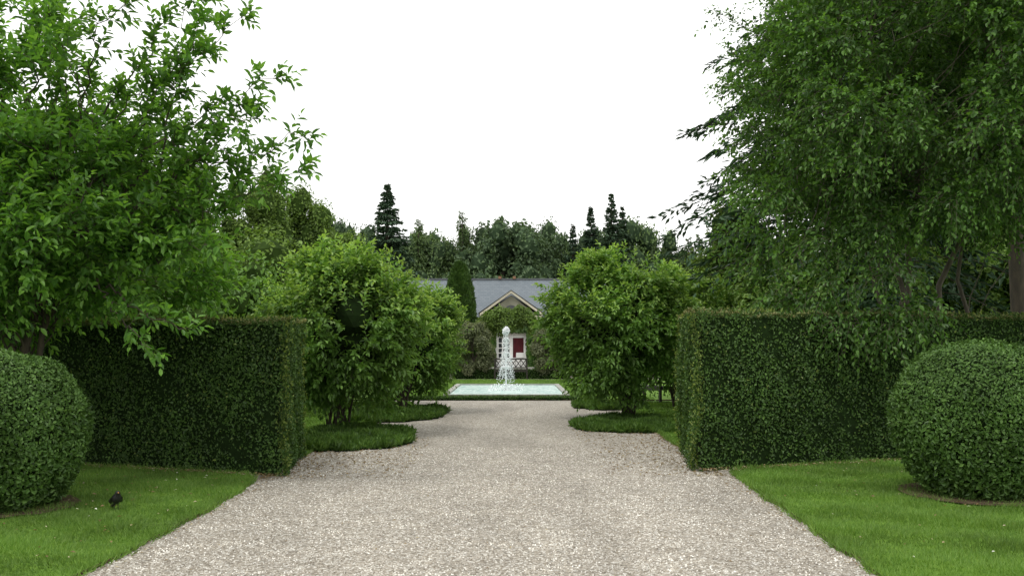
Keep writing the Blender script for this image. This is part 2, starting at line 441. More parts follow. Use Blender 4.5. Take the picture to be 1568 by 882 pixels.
for (a0,b0) in (((-2.75,11.7),(-9.0,14.0)),((2.35,12.2),(9.3,14.85))):
    k=900; t=R.random(k); P=np.stack([a0[0]+(b0[0]-a0[0])*t,a0[1]+(b0[1]-a0[1])*t-R.uniform(0,.3,k)**1.3,np.full(k,.05)],1)
    leaves(mb,P,R.normal(size=(k,3))*np.array([1,1,.2]),R.normal(size=(k,3))*.3+np.array([0,0,1.]),.04*R.uniform(.5,1.2,k),.5,0)
mb.obj('fallen_leaves',[M['litter'],M['petal']])

# ------------------------------------------------------------------ hedges
def hedge(name, C, h, dens=2300, size=0.042, seed=0):
    mb=MB(); C=[np.array(c,float) for c in C]
    cen=sum(C)/4
    In=[c+nrm(cen-c)*0.11 for c in C]
    V=[(c[0],c[1],0) for c in In]+[(c[0],c[1],h-0.06) for c in In]
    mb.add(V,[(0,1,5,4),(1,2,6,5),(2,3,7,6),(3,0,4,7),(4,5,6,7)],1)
    def put(P,N,mat,sz,out=0.0):
        k=len(P)
        w=0.034*np.sin(P[:,0]*2.7+seed)*np.cos(P[:,2]*3.3+P[:,1]*2)+0.02*np.sin(P[:,0]*9+P[:,2]*7+P[:,1]*8)
        P=P+N*(w[:,None]+R.uniform(-.055,.03,(k,1))+out)
        D=np.cross(N,R.normal(size=(k,3)))+N*R.uniform(.1,.9,(k,1))+np.array([0,0,.15])
        NN=N+R.normal(size=(k,3))*.5+np.array([0,0,.25])
        leaves(mb,P,D,NN,sz*R.uniform(.6,1.25,k),.62,mat)
    for i in range(4):
        a,b=C[i],C[(i+1)%4]; L=np.linalg.norm(b-a)
        d=(b-a)/L; N=np.array([d[1],-d[0],0]); 
        if np.dot(N[:2],(a+b)/2-cen)<0: N=-N
        vis = N[1]<0.5
        k=int(L*h*(dens if vis else dens*.3))
        u=R.random(k); v=R.random(k)
        P=np.stack([a[0]+(b-a)[0]*u,a[1]+(b-a)[1]*u,v*h],1)
        put(P,np.broadcast_to(N,(k,3)),0,size)
        k=int(L*h*40); u=R.random(k); v=R.random(k)**.6
        P=np.stack([a[0]+(b-a)[0]*u,a[1]+(b-a)[1]*u,v*h],1)
        put(P,np.broadcast_to(N,(k,3)),2,size,.02)
        k=int(L*260); u=R.random(k)
        P=np.stack([a[0]+(b-a)[0]*u,a[1]+(b-a)[1]*u,np.full(k,h-0.01)],1)
        put(P,np.broadcast_to(nrm(N+np.array([0,0,1.])),(k,3)),3,size*.8,.01)
        k=int(h*300); P=np.stack([np.full(k,a[0]),np.full(k,a[1]),R.random(k)*h],1)+R.normal(0,.03,(k,3))
        put(P,np.broadcast_to(N,(k,3)),2,size*.9,.0)
    A=np.linalg.norm(C[1]-C[0])*np.linalg.norm(C[3]-C[0]) 
    k=int(A*dens*.6); u=R.random((k,1)); v=R.random((k,1))
    q=(C[0]*(1-u)+C[1]*u)*(1-v)+(C[3]*(1-u)+C[2]*u)*v
    P=np.concatenate([q,np.full((k,1),h)],1)
    put(P,np.broadcast_to(np.array([0,0,1.]),(k,3)),0,size)
    m=k//5
    put(P[:m],np.broadcast_to(np.array([0,0,1.]),(m,3)),3,size*.8,.015)
    s=k//50
    leaves(mb,P[-s:]+np.array([0,0,.01]),R.normal(size=(s,3))*.3+np.array([0,0,1.]),R.normal(size=(s,3)),.08*R.uniform(.5,1.3,s),.35,2)
    mb.obj(name,[M['hedge'],M['core'],M['hedge_y'],M['hedge_br']])
hedge('clipped_hedge',[(-2.72,11.8),(-2.95,13.8),(-9.6,16.3),(-9.4,14.3)],1.88,seed=1)
hedge('clipped_hedge',[(2.3,12.3),(2.45,14.4),(9.6,17.1),(9.4,15.0)],1.98,seed=2)

def ball(name, c, rx, top, seed=0, dens=34000):
    mb=MB(); k=dens
    cz=top*0.53; rz=top-cz
    S=sphere_pts(k)
    def shape(S):
        f=1+0.024*np.sin(S[:,0]*6+seed)*np.cos(S[:,2]*5)+0.02*np.sin(S[:,1]*9+S[:,0]*7+seed)
        p=2.2
        q=(np.abs(S[:,0])**p+np.abs(S[:,1])**p+np.abs(S[:,2])**p)**(-1/p)
        q=np.minimum(q,1.10)
        P=S*(f*q)[:,None]*np.array([rx,rx,1.0])
        P[:,2]=np.where(S[:,2]>0,P[:,2]*rz,P[:,2]*cz*1.02)
        return P
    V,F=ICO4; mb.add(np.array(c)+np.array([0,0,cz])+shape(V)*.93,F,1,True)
    rough=np.clip(-S[:,2]+.25,0,1)[:,None]
    P=np.array(c)+np.array([0,0,cz])+shape(S)*R.uniform(.955,1.02,(k,1))+S*rough*R.uniform(-.03,.06,(k,1))
    P[:,2]=np.maximum(P[:,2],.03)
    D=np.cross(S,R.normal(size=S.shape))+S*R.uniform(.1,.9,(k,1))
    leaves(mb,P,D,S+R.normal(size=S.shape)*.45+np.array([0,0,.2]),.036*R.uniform(.6,1.25,k)*(1+rough[:,0]*.6),.6,0)
    m=2600; S=sphere_pts(m); S=S[(S[:,2]<.3)]; m=len(S)
    P=np.array(c)+np.array([0,0,cz])+shape(S)
    leaves(mb,P,S+R.normal(size=S.shape)*.5,S+R.normal(size=S.shape)*.6+np.array([0,0,.6]),.07*R.uniform(.6,1.2,m),.5,2)
    mb.obj(name,[M['box'],M['core'],M['hedge']])
    mb=MB(); a=np.linspace(0,TAU,40,endpoint=False)
    rr=rx*0.98*(1+R.normal(0,.03,40))
    V=np.stack([c[0]+np.cos(a)*rr,c[1]+np.sin(a)*rr,np.full(40,.045)],1)
    V=np.concatenate([V,[[c[0],c[1],.045]]]); i=np.arange(40)
    mb.add(V,np.stack([i,(i+1)%40,np.full(40,40)],1),0)
    mb.obj('soil_patch',[M['soil']])
ball('topiary_ball',(4.92,10.3,0),.86,1.60,1)
ball('topiary_ball',(-4.98,9.5,0),.80,1.50,2)

# ------------------------------------------------------------------ path-side shrubs
def shrub(name, base, c, rad, ntw, K=9, size=.118, L=.34, mats=('bark','shrub','shrub_y'), stems=5, core=True, droop=.2, hexa=True, ncl=80, skirt=-.95):
    mb=MB(); c=np.array(c,float); rad=np.array(rad,float)
    Cl=crown_centres(ncl,c,rad*.86,.55,.55,skirt)
    crot=R.uniform(.80,1.05,ncl)
    Cl=c+(Cl-c)*crot[:,None]
    Cl[:,2]=np.maximum(Cl[:,2],.50)
    base=np.array(base,float)
    sel=R.choice(ncl,min(ncl,stems*3),replace=False)
    roots=[base+np.array([R.normal(0,.09),R.normal(0,.09),0]) for _ in range(stems)]
    for j,i in enumerate(sel):
        limb(mb,roots[j%stems],Cl[i],.026,.006,bow=.03,n=9,sides=6)
    per=ntw//ncl
    idx=np.repeat(np.arange(ncl),per); n=len(idx)
    rr=rad.mean()*.25
    S=sphere_pts(n)
    P=Cl[idx]+S*rr*R.random((n,1))**.5
    rel=nrm((P-c)/rad)
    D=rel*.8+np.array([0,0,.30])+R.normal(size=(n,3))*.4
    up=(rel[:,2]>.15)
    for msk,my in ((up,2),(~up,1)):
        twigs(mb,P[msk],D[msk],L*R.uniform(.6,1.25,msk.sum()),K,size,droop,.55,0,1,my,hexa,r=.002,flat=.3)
    m=ncl*2
    S=nrm(R.normal(size=(m,3))*np.array([1,1,.6])+np.array([0,0,.5])); P=c+S*rad*.9
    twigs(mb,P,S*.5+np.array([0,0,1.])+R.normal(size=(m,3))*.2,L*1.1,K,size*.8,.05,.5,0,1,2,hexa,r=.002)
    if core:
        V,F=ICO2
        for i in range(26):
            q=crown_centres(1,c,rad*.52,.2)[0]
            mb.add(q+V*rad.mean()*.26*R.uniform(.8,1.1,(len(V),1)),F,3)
    mb.obj(name,[M[mats[0]],M[mats[1]],M[mats[2]],M['core']])

shrub('dogwood_shrub',(-3.05,17.6,0),(-2.92,17.0,1.82),(1.46,1.38,1.42),3700)
shrub('dogwood_shrub',(-2.5,22.3,0),(-2.25,22.3,1.55),(1.2,1.2,1.3),2300)
shrub('dogwood_shrub',(2.42,20.6,0),(2.2,20.2,1.95),(1.52,1.42,1.5),3700)
shrub('dogwood_shrub',(4.1,24.0,0),(4.1,24.0,1.8),(1.7,1.4,1.5),2300)
shrub('dogwood_shrub',(-4.3,25.0,0),(-4.3,25.0,1.8),(1.6,1.4,1.5),1800)

# low groundcover beds
def bed(name, poly, h=.15, dens=5200):
    mb=MB(); pl=dense(poly,.12,.09)
    A=np.array(pl); lo=A.min(0); hi=A.max(0)
    k=int((hi[0]-lo[0])*(hi[1]-lo[1])*dens)
    P=np.stack([R.uniform(lo[0],hi[0],k),R.uniform(lo[1],hi[1],k)],1)
    P=P[inpoly(P,[tuple(q) for q in pl])]; k=len(P)
    und=1+.3*np.sin(P[:,0]*5.1+P[:,1]*2)*np.cos(P[:,1]*4.3)+.16*np.sin(P[:,0]*13)*np.cos(P[:,1]*11)
    hh=h*und*R.uniform(.4,1.2,k)
    P3=np.concatenate([P,(hh*.25)[:,None]],1)
    D=np.array([0,0,1.])+R.normal(size=(k,3))*.5
    leaves(mb,P3,D,R.normal(size=(k,3))+np.array([0,0,.3]),hh*.8,.22,0)
    import bmesh
    bm=bmesh.new(); cen=A.mean(0); In=cen+(A-cen)*.93
    f=bm.faces.new([bm.verts.new((p[0],p[1],h*.38)) for p in In]); bmesh.ops.triangulate(bm,faces=[f]); bm.verts.index_update()
    V=np.array([v.co[:] for v in bm.verts]); F=np.array([[v.index for v in f.verts] for f in bm.faces]); bm.free()
    mb.add(V,F,1)
    nn=len(A); i=np.arange(nn); j=(i+1)%nn
    mb.add(np.concatenate([np.c_[In,np.full(nn,h*.38)],np.c_[A,np.zeros(nn)]]),np.stack([i,j,j+nn,i+nn],1),1)
    mb.obj(name,[M['bed'],M['core']])
bed('groundcover_bed',[(-3.3,14.4),(-2.4,14.5),(-1.85,14.9),(-1.62,15.6),(-1.68,16.8),(-1.95,17.6),(-2.5,18.1),(-3.3,18.2)],.15)
bed('groundcover_bed',[(-3.3,19.6),(-2.3,19.7),(-1.7,20.4),(-1.5,21.6),(-1.6,22.8),(-2.2,23.4),(-3.3,23.5)],.15)
bed('groundcover_bed',[(3.0,17.3),(1.9,17.4),(1.25,17.9),(1.12,18.8),(1.4,19.8),(2.0,20.5),(3.0,20.9)],.13)
bed('groundcover_bed',[(3.0,23.2),(2.0,23.3),(1.5,24.0),(1.6,25.2),(2.2,25.8),(3.0,25.8)],.13)

# ------------------------------------------------------------------ near trees
def tree(stems, Cl, spread, per, K, size, L, droop=.15, young=True, hexa=True, wid=.45, updir=.3, thin=.010, ar=.3, flat=.38):
    mb=MB(); paths=[]
    for a,b,r in stems:
        paths.append((limb(mb,a,b,r,r*.3,bow=.0,n=14,sides=9,wob=.12),r))
    for c in Cl:
        best=None
        for pts,r in paths:
            d=np.linalg.norm((pts-c)*np.array([1,1,.55])+np.array([0,0,.55]),axis=1)
            k=int(np.argmin(d[1:]))+1
            if best is None or d[k]<best[0]: best=(d[k],pts[k],r,k/len(pts))
        limb(mb,best[1],c,max(best[2]*ar*(1-best[3]*.5),.009),thin*.5,bow=.08,n=8,sides=5,wob=.25)
    n=len(Cl)*per; idx=np.repeat(np.arange(len(Cl)),per)
    sp=np.broadcast_to(np.asarray(spread,float),(len(Cl),))[idx][:,None]
    S=sphere_pts(n); P=Cl[idx]+S*sp*R.random((n,1))**.6*np.array([1,1,.75])
    cc=Cl.mean(0)
    rel=nrm(P-cc)
    D=S*.6+rel*.5+np.array([0,0,updir])+R.normal(size=(n,3))*.25
    twigs(mb,P-nrm(D)*L*.4,D,L*R.uniform(.6,1.3,n),K,size,droop,wid,0,1,2 if young else None,hexa,r=.0025,flat=flat)
    return mb

cl=crown_centres(175,(-5.8,11.2,3.0),(2.5,1.9,1.75),.3,.7)
cl2=crown_centres(14,(-5.2,11.0,4.6),(1.9,1.4,1.3),.3,.7,-.2)
cl=np.concatenate([cl,cl2]); 
cl=cl[(cl[:,2]>np.where(cl[:,0]>-5.6,2.1,1.75))]
stems=[((-5.75,11.5,0),(-5.2,11.1,4.6),.06),((-5.9,11.6,0),(-6.3,11.4,5.2),.065),((-5.7,11.6,0),(-4.5,10.8,3.9),.05),((-6.0,11.5,0),(-7.3,10.9,4.3),.055)]
mb=tree(stems,cl,.42,25,9,.115,.38,updir=.45,wid=.5)
shoots=[((-4.3,10.9,2.9),(-2.2,10.1,3.75)),((-4.2,10.8,2.8),(-2.15,10.0,3.4)),((-4.4,10.8,3.2),(-2.45,9.9,4.3)),
        ((-4.6,10.9,3.4),(-2.85,10.1,5.0)),((-4.2,10.7,2.6),(-2.5,10.2,3.25)),((-4.7,10.9,3.8),(-3.3,10.2,5.3)),
        ((-4.4,10.8,3.1),(-2.8,10.3,4.1)),((-5,10.9,3.8),(-3.9,10.0,5.4)),((-5.4,10.9,4.0),(-4.7,9.9,5.4)),((-4.0,10.7,2.5),(-3.0,10.2,3.0)),
        ((-5.8,10.9,4.0),(-5.4,9.8,5.3)),((-4.6,10.9,3.2),(-3.2,10.0,4.6)),((-4.4,10.6,2.2),(-3.3,9.9,1.75)),((-4.5,10.6,2.3),(-3.65,9.9,1.55)),
        ((-4.3,10.8,2.9),(-2.9,10.0,3.7)),((-4.2,10.8,2.4),(-3.1,10.0,2.6)),((-3.9,10.7,3.4),(-3.2,9.9,4.9)),((-4.0,10.7,3.0),(-2.7,10.0,3.9)),((-4.1,10.7,2.7),(-2.8,10.1,3.3))]
for a,b in shoots:
    pts=limb(mb,a,b,.014,.003,bow=.02,n=18,sides=5,wob=.18)
    P=[];D=[]
    for q in range(5,18):
        tdir=nrm(pts[q]-pts[q-1])
        for _ in range(3 if b[2]>2 else 1):
            P.append(pts[q]); D.append(tdir*.8+R.normal(size=3)*.5+np.array([0,0,.3]))
    P.append(pts[-1]); D.append(nrm(pts[-1]-pts[-2]))
    twigs(mb,P,D,.24*R.uniform(.6,1.3,len(P)),7,.115,.12,.48,0,1,2,True)
mb.obj('cherry_tree',[M['bark'],M['tree_a'],M['young_a']])

# right maple-like tree: open under-crown, dense above
cl=crown_centres(300,(7.1,14.6,5.1),(3.95,3.0,3.8),.50,.6)
cl=cl[(cl[:,0]<9.9)&(cl[:,1]<15.9)]
cl=cl[cl[:,2]>np.where(cl[:,0]>5.0,3.35,2.1)]
cl_in=crown_centres(120,(6.8,14.8,5.2),(3.0,1.5,2.7),.1,.6); cl_in=cl_in[cl_in[:,2]>3.4]
drop=np.array([(4.0,13.2,1.95),(4.4,12.9,1.8),(4.9,12.8,1.75),(5.4,12.9,2.0),(3.7,13.4,2.2),(4.3,13.2,2.4),(5.0,12.9,2.5),(3.5,13.8,2.7),(3.4,13.8,3.1),(3.5,13.6,3.6),(4.3,13.4,2.9),(5.0,13.2,3.1)])
cl=np.concatenate([cl,cl_in,drop])
stems=[((6.25,15.6,0),(5.6,15.0,6.5),.055),((6.35,15.7,0),(6.6,15.0,7.5),.065),((6.5,15.7,0),(8.2,15.2,7.2),.06),((6.2,15.7,0),(4.9,14.8,5.4),.04),((7.3,15.9,0),(7.4,15.0,6.0),.045),((6.1,15.6,0),(5.2,15.3,4.6),.03)]
mb=tree(stems,cl,.48,44,9,.085,.38,updir=.05,droop=.3,wid=.58,ar=.2,flat=.45)
shoots=[((4.9,14.4,5.2),(3.0,13.8,6.3)),((4.9,14.4,4.9),(3.15,13.7,5.7)),((4.7,14.3,4.4),(3.05,13.7,4.7)),((4.8,14.2,3.9),(3.2,13.6,3.7)),((5.0,14.4,5.7),(3.4,13.8,6.7)),((4.6,14.2,4.9),(3.0,13.5,5.2))]
for a,b in shoots:
    pts=limb(mb,a,b,.013,.003,bow=.02,n=16,sides=5,wob=.2)
    P=[];D=[]
    for q in range(4,16):
        tdir=nrm(pts[q]-pts[q-1])
        for _ in range(7):
            P.append(pts[q]); D.append(tdir*.6+R.normal(size=3)*.6)
    twigs(mb,P,D,.30*R.uniform(.6,1.3,len(P)),8,.07,.3,.55,0,1,2,True,r=.002)
mb.obj('maple_tree',[M['bark_l'],M['tree_b'],M['young_b']])

# ------------------------------------------------------------------ conifers
def conifer(mb, base, H, Rad, nb, K, size, droop=.25, lift=.1, start=.06, power=.85, mat=1, trunk=.02, tiers=0, tj=.28, wid=.3, lat=.8, lmin=.6, add=.012):
    base=np.array(base,float)
    tube(mb,[base,base+np.array([0,0,H*.5]),base+np.array([0,0,H*.99])],[H*trunk,H*trunk*.6,H*trunk*.08],7,0)
    f=start+(1-start)*np.sort(R.random(nb))
    if tiers: f=(np.floor(f*tiers)+R.uniform(0,tj,nb))/tiers
    f=np.clip(f,start,.995)
    az=R.uniform(0,TAU,nb)
    L=Rad*(1-f)**power*R.uniform(lmin,1.12,nb)+add*H
    dirh=np.stack([np.cos(az),np.sin(az),np.zeros(nb)],1)
    lt=np.stack([-np.sin(az),np.cos(az),np.zeros(nb)],1)
    for i in range(nb):
        t=np.linspace(0,1,4)[:,None]
        pts=base+np.array([0,0,f[i]*H])+dirh[i]*L[i]*t+np.array([0,0,1.])*(lift*t-droop*t*t)*L[i]
        tube(mb,pts,[.004*H*.5*(1-q)+.003 for q in t[:,0]],3,0)
    for k in range(K):
        t=R.uniform(.08,1.0,nb)[:,None]
        w=(1.05-t)*.42+.05
        off=R.normal(size=(nb,1))*w*L[:,None]*.6
        P=base+np.stack([np.zeros(nb),np.zeros(nb),f*H],1)+dirh*L[:,None]*t+lt*off+np.array([0,0,1.])*((lift*t-droop*t*t)*L[:,None]-np.abs(off)*.18)
        D=dirh*.8+lt*np.sign(off)*lat+np.array([0,0,-.35])+R.normal(size=(nb,3))*.3
        N=np.array([0,0,1.])+R.normal(size=(nb,3))*.45
        s=size*R.uniform(.6,1.3,nb)*(.45+.55*np.minimum(1,L/(.45*Rad)))
        leaves(mb,P,D,N,s,wid,mat,False,.05,.1)

mb=MB()
conifer(mb,(8.6,24.5,0),12.5,6.0,300,130,.28,droop=.42,lift=.26,start=.12,power=.5,tiers=15,tj=.8)
mb.obj('cedar_tree',[M['bark'],M['cedar']])
mb=MB()
conifer(mb,(-15.5,27,0),12.6,4.0,220,60,.4,droop=.3,tiers=15,tj=.8)
mb.obj('fir_tree',[M['bark'],M['cedar']])

# ------------------------------------------------------------------ mid trees (lumpy broadleaf)
def broad(name, base, c, rad, M_, lr, per, size, mats, zs=1.2, trunk=.18, inner=.55):
    mb=MB(); c=np.array(c,float); rad=np.array(rad,float)
    C=crown_centres(M_,c,rad-lr*.7,inner,.6)
    lumps(mb,C,lr*R.uniform(.7,1.2,M_),per,size,1,2,zs)
    base=np.array(base,float)
    tube(mb,[base,(base+c)/2,c],[trunk,trunk*.75,trunk*.4],8,0)
    for i in range(6):
        limb(mb,base+(c-base)*.55,C[i],trunk*.35,.03,n=6,sides=5)
    return mb.obj(name,[M[mats[0]],M[mats[1]],M[mats[2]]]) 

LM=('bark','linden','linden_c')
for (x,y,H,w) in [(-13.3,50,10.6,2.2),(-11.3,53,10.1,1.8),(-15.9,48,10.5,2.4),(-18.6,46,10.8,2.6),(-9.8,56,8.4,1.7),(-21.5,44,11,2.8)]:
    broad('linden_tree',(x,y,0),(x,y,H*.53),(w,w,H*.48),70,.62,330,.16,LM,1.7)
broad('hazel_shrub',(-6.3,20.5,0),(-6.3,20.5,1.9),(1.9,1.6,1.85),36,.5,420,.11,('bark','shrub','linden_c'))
broad('hazel_shrub',(-9.6,19,0),(-9.6,19,2.9),(2.4,1.8,2.8),36,.8,500,.13,('bark','tree_a','core'))
broad('hazel_shrub',(-7.2,27,0),(-7.2,27,2.4),(2.3,2,2.2),34,.75,420,.13,LM)
broad('hazel_shrub',(-12.5,21,0),(-12.5,21,4.0),(2.8,2.2,3.8),36,1.0,450,.15,('bark','tree_b','core'))
broad('hazel_shrub',(8.0,23.0,0),(8.0,23.0,2.2),(2.9,1.5,2.1),60,.5,420,.12,('bark','shrub_y','linden_c'))
broad('hazel_shrub',(12.6,22.5,0),(12.6,22.5,2.3),(2.6,1.6,2.2),54,.55,420,.12,('bark','shrub_y','linden_c'))
broad('hazel_shrub',(6.4,27.5,0),(6.4,27.5,2.9),(1.7,1.8,2.7),40,.6,450,.13,LM)
broad('hazel_shrub',(13.5,27,0),(13.5,27,4.5),(3.4,2.5,4.4),40,1.1,450,.18,('bark','tree_b','core'))
broad('hornbeam_tree',(9.4,18.0,0),(9.2,18.0,7.5),(4.0,1.5,2.9),70,.9,420,.13,('bark','tree_b','core'))

# ------------------------------------------------------------------ far tree line
FM=[('far','far_c'),('far2','far_c')]
protos=[]
for v in range(5):
    mb=MB()
    C=crown_centres(85,(0,0,.54),(.38,.38,.40),.5,.5)
    lumps(mb,C,.082*R.uniform(.6,1.35,85),170,.030,1,2,1.05,core=.85)
    tube(mb,[(0,0,0),(0.01,0,.3),(0,0,.6)],[.03,.022,.012],6,0)
    mats=FM[v%2]
    o=mb.obj('crown',[M['bark'],M[mats[0]],M[mats[1]]]); protos.append(o.data); bpy.data.objects.remove(o)
par=empty('distant_tree_belt')
def inst(data,x,y,H,W,nm='tree'):
    o=bpy.data.objects.new(nm,data); scene.collection.objects.link(o); o.parent=par
    o.location=(x,y,-.2); s=H/.98; o.scale=(W/.80,W/.80,s); o.rotation_euler=(0,0,R.uniform(0,TAU))
far=[(-21,100,13.5,9),(-18.3,100,15.1,7),(-15,101,13.6,8),(-12,98,12.4,7),(-8.9,100,13.1,8),(-5.6,100,13.5,6),(-0.9,97,14.4,10.5),
     (3.1,100,13.9,8),(6.6,101,13.0,6),(11.7,99,14.0,8),(15,100,13.0,7),(18.4,100,11.3,7),(22,98,10.5,8),(-26,96,13,9),(27,97,11,9),(-3,104,12.5,8),(8.8,98,13.2,6)]
for q,(x,y,H,W) in enumerate(far): inst(protos[(q*3)%5],x,y,H,W)
for q in range(22): inst(protos[q%5],-42+q*4+R.uniform(-1,1),113+R.uniform(-3,3),R.uniform(11,13),R.uniform(7,9))
for q in range(14): inst(protos[q%5],-24+q*3.6+R.uniform(-1,1),84+R.uniform(-3,3),R.uniform(6.5,9),R.uniform(5,6.5))

mb=MB(); conifer(mb,(-10.9,85,0),15.5,5.8,340,50,.55,droop=.14,lift=.22,tiers=22,tj=.9,power=1.0,wid=.4,lmin=.5,add=.004); mb.obj('spruce_tree',[M['bark'],M['conif']])
for (x,y,H,W) in [(7.7,95,14.9,2.8),(9.6,94,16.0,4.2),(6.0,96,13.3,2.6),(10.9,96,15.0,3.4)]:
    mb=MB(); conifer(mb,(x,y,0),H,W,320,30,.48,droop=.05,lift=.35,power=1.0,wid=.45,lmin=.5,add=.003); mb.obj('spruce_tree',[M['bark'],M['conif']])
for (x,y,H,W) in [(-4.9,96,14.6,1.3),(-9.3,97,13.9,1.3),(18.6,97,12.3,1.1),(17.6,97,12.0,1.0)]:
    mb=MB(); conifer(mb,(x,y,0),H,W,140,26,.38,droop=-.5,lift=.5,power=.7,wid=.3,lmin=.3); mb.obj('poplar_tree',[M['bark'],M['far']])

# ------------------------------------------------------------------ house
hx=-0.05; Y0=60.0
house=empty('slate_roof_house',(0,0,0))
mb=MB()
box(mb,(hx-13,Y0,0),(hx+13,Y0+9,3.1))
mb.obj('walls',[M['wall']],house)
mb=MB()
e=.35; zr=5.75; ze=3.15
V=[(hx-13-e,Y0-e,ze),(hx+13+e,Y0-e,ze),(hx+13+e,Y0+9+e,ze),(hx-13-e,Y0+9+e,ze),(hx-9.5,Y0+4.5,zr),(hx+9.5,Y0+4.5,zr)]
mb.add(V,[(0,1,5,4),(2,3,4,5)],0); mb.add(V,[(1,2,5),(3,0,4)],0)
mb.obj('roof',[M['slate']],house)
mb=MB(); box(mb,(hx-9.5,Y0+4.38,zr-.03),(hx+9.5,Y0+4.62,zr+.08)); mb.obj('ridge',[M['lead']],house)
mb=MB(); box(mb,(hx-13.3,Y0-.45,2.98),(hx-2.1,Y0-.003,3.18)); box(mb,(hx+2.1,Y0-.45,2.98),(hx+13.3,Y0-.003,3.18)); mb.obj('eaves_cornice',[M['cream']],house)
mb=MB(); bw=1.7
box(mb,(hx-bw,Y0-.6,0),(hx-1.0,Y0-.003,2.9)); box(mb,(hx+1.0,Y0-.6,0),(hx+bw,Y0-.003,2.9)); box(mb,(hx-1.0,Y0-.6,2.25),(hx+1.0,Y0-.003,2.9))
mb.obj('entrance_bay',[M['wall']],house)
mb=MB()
zb=3.2; za=4.60; hw=1.80
mb.add([(hx-hw+.15,Y0-.55,zb),(hx+hw-.15,Y0-.55,zb),(hx,Y0-.55,za-.12)],[(0,1,2)]); mb.obj('tympanum',[M['wall']],house)
mb=MB()
box(mb,(hx-hw-.05,Y0-.8,zb-.18),(hx+hw+.05,Y0-.05,zb+.02))
for s in (-1,1):
    a=np.array([hx+s*(hw+.1),Y0-.8,zb+.02]); b=np.array([hx,Y0-.8,za])
    V=[]
    for p in (a,b):
        for dy,dz in ((0,0),(.75,0),(.75,.16),(0,.16)): V.append(p+np.array([0,dy,dz]))
    mb.add(V,[(0,1,5,4),(1,2,6,5),(2,3,7,6),(3,0,4,7),(0,3,2,1),(4,5,6,7)])
mb.obj('pediment_cornice',[M['cream']],house)
mb=MB()
a=.17
mb.add([(hx-hw-.2,Y0-.85,zb+a+.02),(hx,Y0-.85,za+a+.02),(hx,Y0+2.4,za+a+.02),(hx-hw-.2,Y0+.2,zb+a+.02)],[(0,1,2,3)])
mb.add([(hx+hw+.2,Y0-.85,zb+a+.02),(hx,Y0-.85,za+a+.02),(hx,Y0+2.4,za+a+.02),(hx+hw+.2,Y0+.2,zb+a+.02)],[(1,0,3,2)])
mb.obj('pediment_roof',[M['slate']],house)
mb=MB()
V=[];N=20
for i in range(N):
    t=i/N*TAU; V.append((hx+.36*math.cos(t),Y0-.56,3.62+.26*math.sin(t)))
mb.add(V,[tuple(range(N))]); mb.obj('oculus',[M['glass']],house)
yd=Y0-.35
mb=MB()
def bar(x0,x1,z0,z1,d=.06): box(mb,(hx+x0,yd-d,z0),(hx+x1,yd,z1))
bar(-1.0,-.86,0,2.25); bar(.86,1.0,0,2.25); bar(-.86,.86,1.9,2.25)
bar(-.86,-.76,.1,1.9,.05); bar(-.1,.1,.1,1.9,.08); bar(.76,.86,.1,1.9,.05); bar(-.76,-.1,.1,.7,.04); bar(.1,.76,.1,.7,.04)
for z in (.95,1.25,1.55): bar(-.76,-.1,z,z+.06,.03)
for x in (-.56,-.34): bar(x,x+.07,.7,1.9,.035)
bar(.3,.76,.7,1.0,.09)
mb.obj('door_frame',[M['white']],house)
mb=MB(); box(mb,(hx-.76,yd+.01,.7),(hx-.1,yd+.03,1.9)); mb.obj('door_glass',[M['glass']],house)
mb=MB(); 
for i in range(8): tube(mb,[(hx+.14+i*.085,yd+.06,.5),(hx+.14+i*.085,yd+.06,1.9)],[.06,.06],8)
mb.obj('curtain',[M['red']],house)
mb=MB(); box(mb,(hx-1.4,Y0-1.5,0.006),(hx+1.4,Y0-.62,.14)); mb.obj('door_step',[M['stone']],house)
mb=MB(); mg=MB()
for x in (-11,-8.3,-5.6,-3.4,3.4,5.6,8.3,11):
    x0=hx+x-.5; box(mg,(x0+.07,Y0-.03,.5),(x0+.93,Y0-.01,2.4))
    for (a0,a1,b0,b1) in ((0,.07,.43,2.47),(.93,1.0,.43,2.47),(.07,.93,.43,.5),(.07,.93,2.4,2.47),(.47,.53,.5,2.4)):
        box(mb,(x0+a0,Y0-.07,b0),(x0+a1,Y0-.002,b1))
mb.obj('window_frames',[M['white']],house); mg.obj('window_glass',[M['glass']],house)
mb=MB()
for x in (-.85,.1): box(mb,(hx+x,Y0+4.3,zr+.05),(hx+x+.2,Y0+4.6,zr+.22))
mb.obj('ridge_vents',[plain('terracotta',(0.25,0.13,0.07),scale=6)],house)
mb=MB(); k=60000
x=np.concatenate([R.uniform(-6.5,-.98,k//2),R.uniform(.98,6.5,k//2)]); z=R.uniform(.0,2.9,k)
yy=np.where(np.abs(x)<1.75,Y0-.66,Y0-.1)-R.uniform(0,.15,k)
P=np.stack([hx+x,yy,z],1); D=np.stack([R.normal(0,.6,k),R.uniform(-.4,0,k),-np.ones(k)*.8],1)
leaves(mb,P,D,np.array([0,-1.,.5])+R.normal(size=(k,3))*.4,.17*R.uniform(.6,1.2,k),.8,0)
k=3000; P=np.stack([hx+R.uniform(-1.1,1.1,k),Y0-.66-R.uniform(0,.15,k),R.uniform(2.3,2.95,k)],1)
leaves(mb,P,np.array([0,0,-1.])+R.normal(size=(k,3))*.4,np.array([0,-1.,.5])+R.normal(size=(k,3))*.4,.17*R.uniform(.6,1.2,k),.8,0)
mb.obj('climbing_ivy',[M['hedge']])

